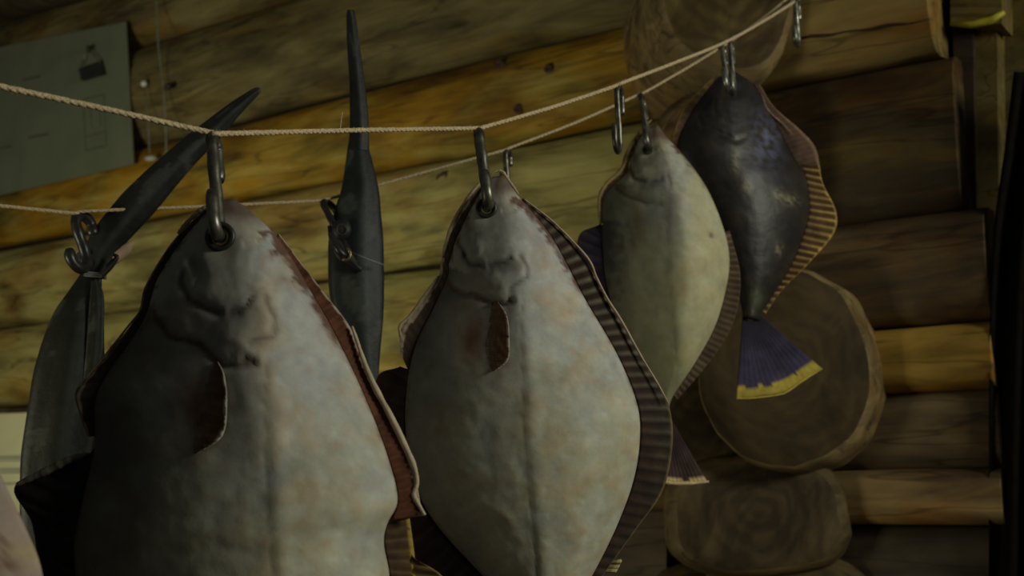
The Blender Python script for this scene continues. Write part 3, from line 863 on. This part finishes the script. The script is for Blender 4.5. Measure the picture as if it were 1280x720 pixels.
f2.edge('left_snout_rim', [(612, 218), (594, 236), (576, 262), (562, 290), (553, 322)], .0032, (.40, .30, .18), -.003)
f2.edge('left_fin_rim', [(548, 345), (532, 368), (512, 396), (500, 408), (502, 424), (505, 440)], .0028, (.40, .33, .2), -.003)
f2.fin('right_fin', [(652, 250), (690, 297), (732, 375), (770, 440), (795, 500), (800, 545), (792, 600), (770, 660), (740, 720), (712, 765)],
       [(654, 247), (704, 290), (744, 345), (775, 398), (808, 455), (834, 500), (841, 550), (829, 612), (795, 662), (752, 722), (722, 772)], depth=-.008, ribs=40, wave=.003, cin=(.042, .020, .016), cout=(.040, .030, .018), rim=(.16, .11, .05), rimw=.05, ribcol=.7, ribc=(.24, .22, .15), ribamp=.0003)
f2.edge('right_fin_rim', [(654, 248), (690, 276), (720, 306), (738, 328), (746, 348), (760, 375), (775, 398), (790, 425), (803, 448), (820, 476), (836, 505)], .0018, (.50, .36, .26), -.002)
f2.fin('tail_fin', [(668, 792), (676, 796), (688, 796), (696, 792)], [(640, 890), (672, 905), (715, 900), (750, 880)], ribs=16, wave=.002, N_=60, ribcol=.5)
f2.fin('fin_tip', [(742, 716), (748, 706), (756, 702)], [(770, 716), (777, 702), (776, 699)], ribs=3, wave=.001, N_=30, cin=(.2, .14, .04), cout=(.3, .24, .1), rim=(.5, .42, .2), rimw=.2, d0=-.008)
f2.edge('snout_rim', [(614, 217), (620, 214), (628, 215), (636, 226), (648, 243)], .0024, (.45, .33, .2), -.002)
f2.eyelet((608, 260), 13.5, .018)
f2.pectoral([(612, 378), (606, 392), (598, 415), (596, 440), (612, 462)], [(622, 376), (634, 395), (637, 425), (635, 450), (618, 464)], .060)
# --- third pale fish
def paint3(c, X, Y_, TX, TY, u, v, n1, n2, n3):
    c = c * np.array([1.0, 1.0, .86])
    c = mixc(c, (.34, .32, .12), g(X - 835, 40) * g(Y_ - 450, 90) * .55)
    c = mixc(c, (.22, .18, .34), g(X - 836, 14) * g(Y_ - 262, 40) * np.clip(n2 * 1.4 + .7, 0, 1) * .75)
    c = mixc(c, (.16, .20, .30), g(X - 815, 12) * g(Y_ - 262, 22) * .5)
    c = mixc(c, (.17, .17, .11), np.clip((858 - X) / 12, 0, 1) * np.clip((Y_ - 225) / 20, 0, 1) * .6)  # shade of the left half, painted darker
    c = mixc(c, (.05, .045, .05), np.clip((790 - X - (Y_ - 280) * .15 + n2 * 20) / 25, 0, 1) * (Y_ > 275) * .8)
    c = mixc(c, (.50, .46, .27), np.clip((X - 858) / 10, 0, 1) * .6)  # lit right half, painted lighter
    c = mixc(c, (.02, .02, .02), g(X - 889, 2.6) * g(Y_ - 294, 2.6))
    return c
f3 = Fish('third pale flatfish model, smaller, with a violet patch behind the gills', (808, 184), 2.28, -4, .46)
L3 = [(814, 158), (800, 172), (789, 198), (783, 216), (762, 236), (754, 250), (753, 280), (754, 320), (764, 380), (786, 436), (814, 486), (828, 530)]
R3 = [(822, 156), (834, 172), (856, 196), (884, 236), (904, 284), (912, 325), (906, 368), (892, 412), (866, 458), (842, 494), (836, 512), (836, 530)]
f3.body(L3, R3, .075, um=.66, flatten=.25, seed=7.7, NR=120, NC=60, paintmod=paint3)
f3.fin('upper_left_fin', [(814, 160), (789, 198), (783, 216), (762, 236), (755, 255), (754, 278)],
       [(808, 152), (782, 190), (775, 213), (756, 232), (748, 252), (749, 280)], depth=-.004, ribs=16, wave=.002, cin=(.08, .06, .03), cout=(.16, .11, .05), rim=(.30, .22, .10), rimw=.35)
f3.fin('lower_left_fin', [(755, 282), (754, 320), (764, 380), (786, 436)], [(750, 280), (722, 300), (735, 380), (770, 445)], depth=-.01, ribs=14, wave=.002, cin=(.03, .024, .04), cout=(.028, .02, .035), rim=(.07, .05, .05), rimw=.06, ribcol=.15)
f3.fin('right_fin', [(906, 290), (912, 325), (906, 368), (892, 412), (866, 458), (842, 494)], [(912, 288), (925, 340), (922, 385), (906, 425), (876, 466), (846, 500)], depth=-.006, ribs=30, wave=.002, cin=(.09, .06, .035), cout=(.08, .05, .03), rim=(.10, .07, .035), rimw=.06, ribcol=.45)
f3.fin('tail_fin', [(826, 524), (829, 528), (833, 528), (838, 522)], [(812, 592), (835, 602), (862, 604), (884, 602)], ribs=14, wave=.002, N_=70, M_=20, cin=(.03, .018, .024), cout=(.06, .035, .035), rim=(.55, .42, .22), rimw=.06, ribcol=.15, ribamp=.0005)
f3.edge('tail_rim', [(812, 594), (835, 603), (862, 604), (886, 602)], .0032, (.62, .48, .26), .001)
f3.edge('left_rim', [(814, 150), (802, 162), (788, 184), (777, 212), (758, 230), (749, 250), (751, 280)], .0036, (.32, .22, .09), -.004)
f3.eyelet((810, 187), 7, .014)
# --- dark fish
def paint4(c, X, Y_, TX, TY, u, v, n1, n2, n3):
    for (x, y, rx, ry, a) in ((920, 200, 5, 12, .8), (934, 234, 7, 9, .7), (972, 243, 9, 7, .8), (988, 250, 10, 6, .75), (973, 312, 5, 8, .7), (955, 165, 5, 4, .5), (905, 150, 5, 4, .3)):
        c = mixc(c, (.30, .27, .15), g(X - x, rx) * g(Y_ - y, ry) * np.clip(.6 + n3 * 1.6, 0, 1) * a)
    c = mixc(c, (.14, .15, .26), g(X - 955, 18) * g(Y_ - 178, 34) * np.clip(.5 + n2 * 1.5, 0, 1) * .8)  # bluish gloss painted into the colour
    c = mixc(c, (.12, .14, .06), g(X - 945, 9) * g(Y_ - 372, 12) * .6)
    return c
f4 = Fish('dark brown spotted flatfish model with a ribbed amber fin, farthest right', (912, 108), 2.42, 14, .42)
L4 = [(904, 92), (890, 106), (866, 138), (852, 165), (848, 190), (864, 230), (885, 280), (905, 325), (922, 365), (929, 398)]
R4 = [(920, 90), (940, 104), (957, 130), (975, 165), (992, 198), (1007, 220), (1012, 262), (1002, 300), (988, 334), (966, 370), (953, 390), (949, 402)]
f4.body(L4, R4, .05, um=.5, dark=True, seed=9.9, NR=110, NC=60, paintmod=paint4)
f4.fin('left_fin', [(900, 96), (866, 138), (852, 165), (848, 190), (864, 230), (885, 280), (905, 325)], [(894, 94), (860, 128), (846, 155), (840, 190), (856, 240), (878, 292), (898, 335)], depth=-.004, ribs=24, wave=.002, cin=(.06, .035, .02), cout=(.12, .07, .025), rim=(.2, .12, .04), rimw=.15)
f4.fin('upper_right_fin', [(942, 104), (957, 130), (975, 165), (992, 198), (1006, 218)], [(950, 106), (968, 134), (1000, 162), (1019, 184), (1026, 214)], depth=-.002, ribs=20, wave=.003, cin=(.06, .032, .022), cout=(.10, .055, .035), rim=(.22, .14, .08), rimw=.12, ribcol=.12, ribamp=.0004)
f4.fin('right_fin', [(1000, 205), (1007, 220), (1012, 262), (1002, 300), (988, 334), (966, 370), (953, 390)],
       [(1024, 206), (1029, 230), (1045, 264), (1042, 292), (1012, 328), (978, 362), (957, 392)], depth=.004, ribs=23, wave=.006, wphase=2.4, cin=(.10, .05, .025), cout=(.16, .09, .02), rim=(.42, .28, .07), rimw=.08, ribcol=.9, ribc=(.42, .30, .12), ribamp=.0016)
f4.edge('upper_fin_rim', [(952, 118), (958, 134), (966, 144), (980, 156), (990, 168)], .0016, (.36, .25, .16), .004)
f4.fin('tail_fin', [(929, 392), (935, 400), (942, 401), (950, 394)], [(921, 499), (950, 495), (985, 488), (1028, 461)], ribs=14, wave=.002, N_=90, M_=24, cin=(.012, .011, .018), cout=(.05, .042, .09), rim=(.42, .32, .05), rimw=.13, ribc=(.16, .13, .12), ribcol=.14, ribamp=.0003)
f4.edge('tail_rim', [(921, 498), (935, 498), (955, 496), (975, 493), (985, 489), (1005, 475), (1028, 461)], .0013, (.60, .48, .10), .002)
f4.eyelet((914, 112), 6, .012)
# --- pale pink fish at the left edge
def paint5(c, X, Y_, TX, TY, u, v, n1, n2, n3):
    c = mixc(c, (.34, .24, .20), np.ones(X.shape) * .75)
    c = mixc(c, (.45, .36, .14), g(X - 35, 25) * g(Y_ - 690, 14) * .6)
    c = mixc(c, (.12, .05, .02), np.clip(g(X - 0, 14) * g(Y_ - 680, 12) + g(X - 8, 14) * g(Y_ - 706, 10), 0, 1) * np.clip(.8 + n3 * 2, 0, 1))
    return c
f5 = Fish('pinkish pale flatfish model mostly outside the left edge', (-148, 182), 1.04, 0, 1.15)
L5 = [(-156, 128), (-200, 180), (-270, 300), (-350, 430), (-400, 560), (-410, 700), (-360, 850), (-230, 980), (-190, 1030)]
R5 = [(-140, 128), (-110, 200), (-70, 380), (-30, 520), (4, 600), (30, 655), (52, 712), (56, 780), (20, 880), (-90, 980), (-140, 1030)]
f5.body(L5, R5, .04, um=.5, seed=2.2, NR=110, NC=60, paintmod=paint5)
f5.fin('left_fin', [(-200, 180), (-270, 300), (-350, 430), (-400, 560), (-410, 700), (-360, 850), (-230, 980)], [(-206, 176), (-290, 290), (-385, 420), (-450, 560), (-460, 700), (-400, 870), (-240, 1000)], depth=-.004)
f5.fin('tail_fin', [(-190, 1026), (-175, 1030), (-155, 1030), (-140, 1026)], [(-240, 1140), (-190, 1160), (-130, 1160), (-80, 1140)], N_=60, ribs=14, ribcol=.5)
f5.eyelet((-148, 184), 18, .014)

# ------------------------------------------------------------------ garfish
def gar_body(name, cl, Y, parent, flat=.62, seed=0, n=140, belly=None, col=(.055, .06, .052)):
    """cl: (px, py, half width px[, dY])"""
    P = crom([(c[0], c[1], c[2], (c[3] if len(c) > 3 else 0)) for c in cl], n)
    path = [at(p[0], p[1], Y + p[3]) for p in P]
    rad = [max(.4, p[2]) / F * Y for p in P]
    def rib(th, t):
        return 1 + .045 * math.cos(6 * th + .6) + .02 * noise.noise(Vector((math.cos(th) * 3, math.sin(th) * 3, t * 12 + seed)))
    v, f = tube(path, rad, 36, True, (Vector((.15, -1, 0)), flat), rib)
    cols = []
    for i in range(n):
        for k in range(36):
            th = 2 * math.pi * k / 36
            a = .5 + .5 * noise.noise(Vector((math.cos(th) * 1.5 + seed, math.sin(th) * 1.5, i * .09)))
            base = np.array(col) * .33 * (.6 + .8 * a)
            st = max(0, math.cos(th * 3 + .8)) ** 6
            base = base * (1 - .3 * st) + np.array((.13, .15, .13)) * .2 * st
            if a > .68: base = base * .8 + np.array((.12, .13, .10)) * .2
            cols.append(base)
    return link(name, v, f, M_GAR, parent, at(cl[0][0], cl[0][1], Y), np.array(cols))
gB = empty('garfish_model', at(440, 300, 2.05))
tag(gB, 'dark garfish model hanging upright with its long beak pointing straight up', 'fish')
gar_body('body', [(447, 182, 13), (449, 210, 19), (450, 240, 25), (447, 270, 31), (445, 300, 35), (445, 330, 36), (446, 360, 35), (449, 400, 31), (454, 440, 22), (459, 480, 14), (462, 530, 9), (463, 570, 5)], 2.05, gB, .55, 1, col=(.05, .06, .055))
gar_body('beak', [(438, 13, 4.5), (439, 24, 6.5), (442, 60, 8.5), (446, 100, 10), (448, 130, 11.5), (449, 160, 12.5), (448, 190, 14)], 2.05, gB, .6, 2, 70, col=(.05, .055, .048))
gb_ = gar_body('gill_fold', [(412, 283, 3), (420, 300, 9, -.02), (430, 318, 11, -.026), (442, 330, 6, -.024), (452, 338, 3, -.02)], 2.04, gB, .7, 3, 40, col=(.035, .035, .03))
v, f = tube([at(440, 316, 2.0), at(460, 324, 2.0), at(479, 331, 2.02)], [.0012, .0013, .0012], 6)
link('gill_line', v, f, M_FIN, gB, at(440, 316, 2.0), np.ones((len(v), 3)) * .2)
v, f = ball(at(427, 287, 2.012), .016, (1, .6, 1.1))
link('eye', v, f, M_GAR, gB, at(427, 287, 2.012), np.ones((len(v), 3)) * np.array((.02, .02, .02)))
v, f = tube([at(427 + 6 * math.cos(a), 287 + 6.5 * math.sin(a), 2.003) for a in np.linspace(0, 6.28, 20)], .0016, 8)
link('eye_ring', v, f, M_GAR, gB, at(427, 287, 2.003), np.ones((len(v), 3)) * np.array((.045, .04, .03)))
v, f = tube([at(432 + 6 * math.cos(a), 318 + 7 * math.sin(a), 1.985) for a in np.linspace(-1.6, 2.2, 14)], [.0025] * 14, 8)
link('jaw_hinge', v, f, M_BRASS, gB, at(432, 318, 1.985))
gA = empty('garfish_model', at(115, 330, 1.93))
tag(gA, 'dark garfish model tied at the neck, beak bent to upper right, far left', 'fish')
gar_body('beak', [(325, 112, 3.5), (318, 116, 6), (295, 135, 10), (265, 163, 15), (235, 190, 18), (205, 220, 21), (175, 252, 24), (150, 280, 23), (130, 305, 21), (120, 325, 17), (115, 342, 13)], 1.94, gA, .55, 5, 120, col=(.045, .048, .045))
gar_body('body', [(116, 336, 12), (112, 352, 16), (106, 372, 23), (98, 400, 33), (92, 430, 39), (87, 465, 44), (82, 500, 45), (76, 540, 45), (70, 590, 44), (66, 640, 40), (62, 720, 32), (60, 800, 20), (60, 860, 8)], 1.94, gA, .5, 6, 150, col=(.034, .038, .024))
gar_body('side_flap', [(119, 350, 5), (121, 372, 9), (120, 400, 10), (118, 440, 11), (112, 480, 9)], 1.925, gA, .5, 7, 60, col=(.034, .038, .024))
gar_body('torn_lip', [(142, 318, 2), (146, 322, 3), (136, 334, 5), (126, 345, 4)], 1.92, gA, .6, 9, 40, col=(.04, .035, .03))
v, f = tube([at(140, 330, 1.945), at(148, 320, 1.943), at(158, 311, 1.945), at(167, 302, 1.945)], [.004, .009, .009, .003], 10)
link('pink_fin', v, f, M_FIN, gA, at(150, 320, 1.94), np.ones((len(v), 3)) * np.array((.40, .28, .18)))
pts = []
for k in range(60):
    a = k / 59 * 2 * math.pi * 3
    pts.append(at(117 + 15.5 * math.cos(a) * (1), 340 + k * .12 + math.cos(a) * 1.5, 1.94 - .0115 * math.sin(a)))
v, f = tube(pts, .0014, 6)
link('neck_tie', v, f, M_GAR, gA, at(117, 342, 1.93), np.ones((len(v), 3)) * .12)
v, f = tube([at(102 + 5 * math.cos(a), 327 + 10 * math.sin(a), 1.925) for a in np.linspace(.3, 5.6, 24)], [.0045] * 24, 10)
link('lip_loop', v, f, M_GAR, gA, at(102, 327, 1.92), np.ones((len(v), 3)) * .045)

# ------------------------------------------------------------------ camera, light
cam_d = bpy.data.cameras.new('camera'); cam = bpy.data.objects.new('camera', cam_d); C.objects.link(cam)
cam.location = CAM; cam.rotation_euler = (math.radians(90) + PITCH, 0, 0)
cam_d.sensor_width = 36; cam_d.lens = 36 * F / 1280
cam_d.clip_start = .05
cam_d.dof.use_dof = True; cam_d.dof.focus_distance = 1.55; cam_d.dof.aperture_fstop = 6.3
bpy.context.scene.camera = cam
def area(name, loc, target, size, power, col, spread=180):
    d = bpy.data.lights.new(name, 'AREA'); d.shape = 'RECTANGLE'; d.size, d.size_y = size
    d.energy = power; d.color = col; d.spread = math.radians(spread)
    o = bpy.data.objects.new(name, d); C.objects.link(o)
    o.location = loc; o.rotation_euler = (Vector(target) - Vector(loc)).to_track_quat('-Z', 'Y').to_euler()
    return o
area('window_light', (2.75, .22, 2.75), (-.1, 1.9, 1.75), (.8, .8), 36, (1.0, 1.0, .84), 150)
area('left_room_light', (-2.2, 1.2, 1.3), (-.9, 3.7, 1.75), (.8, .8), 16, (1.0, .95, .68), 100)
w = bpy.data.worlds.new('world'); bpy.context.scene.world = w; w.use_nodes = True
w.node_tree.nodes['Background'].inputs[0].default_value = (.78, .82, .72, 1)
w.node_tree.nodes['Background'].inputs[1].default_value = .05
vsx = bpy.context.scene.view_settings
vsx.view_transform = 'Standard'; vsx.look = 'None'; vsx.gamma = 1; vsx.use_curve_mapping = False; vsx.exposure = 0
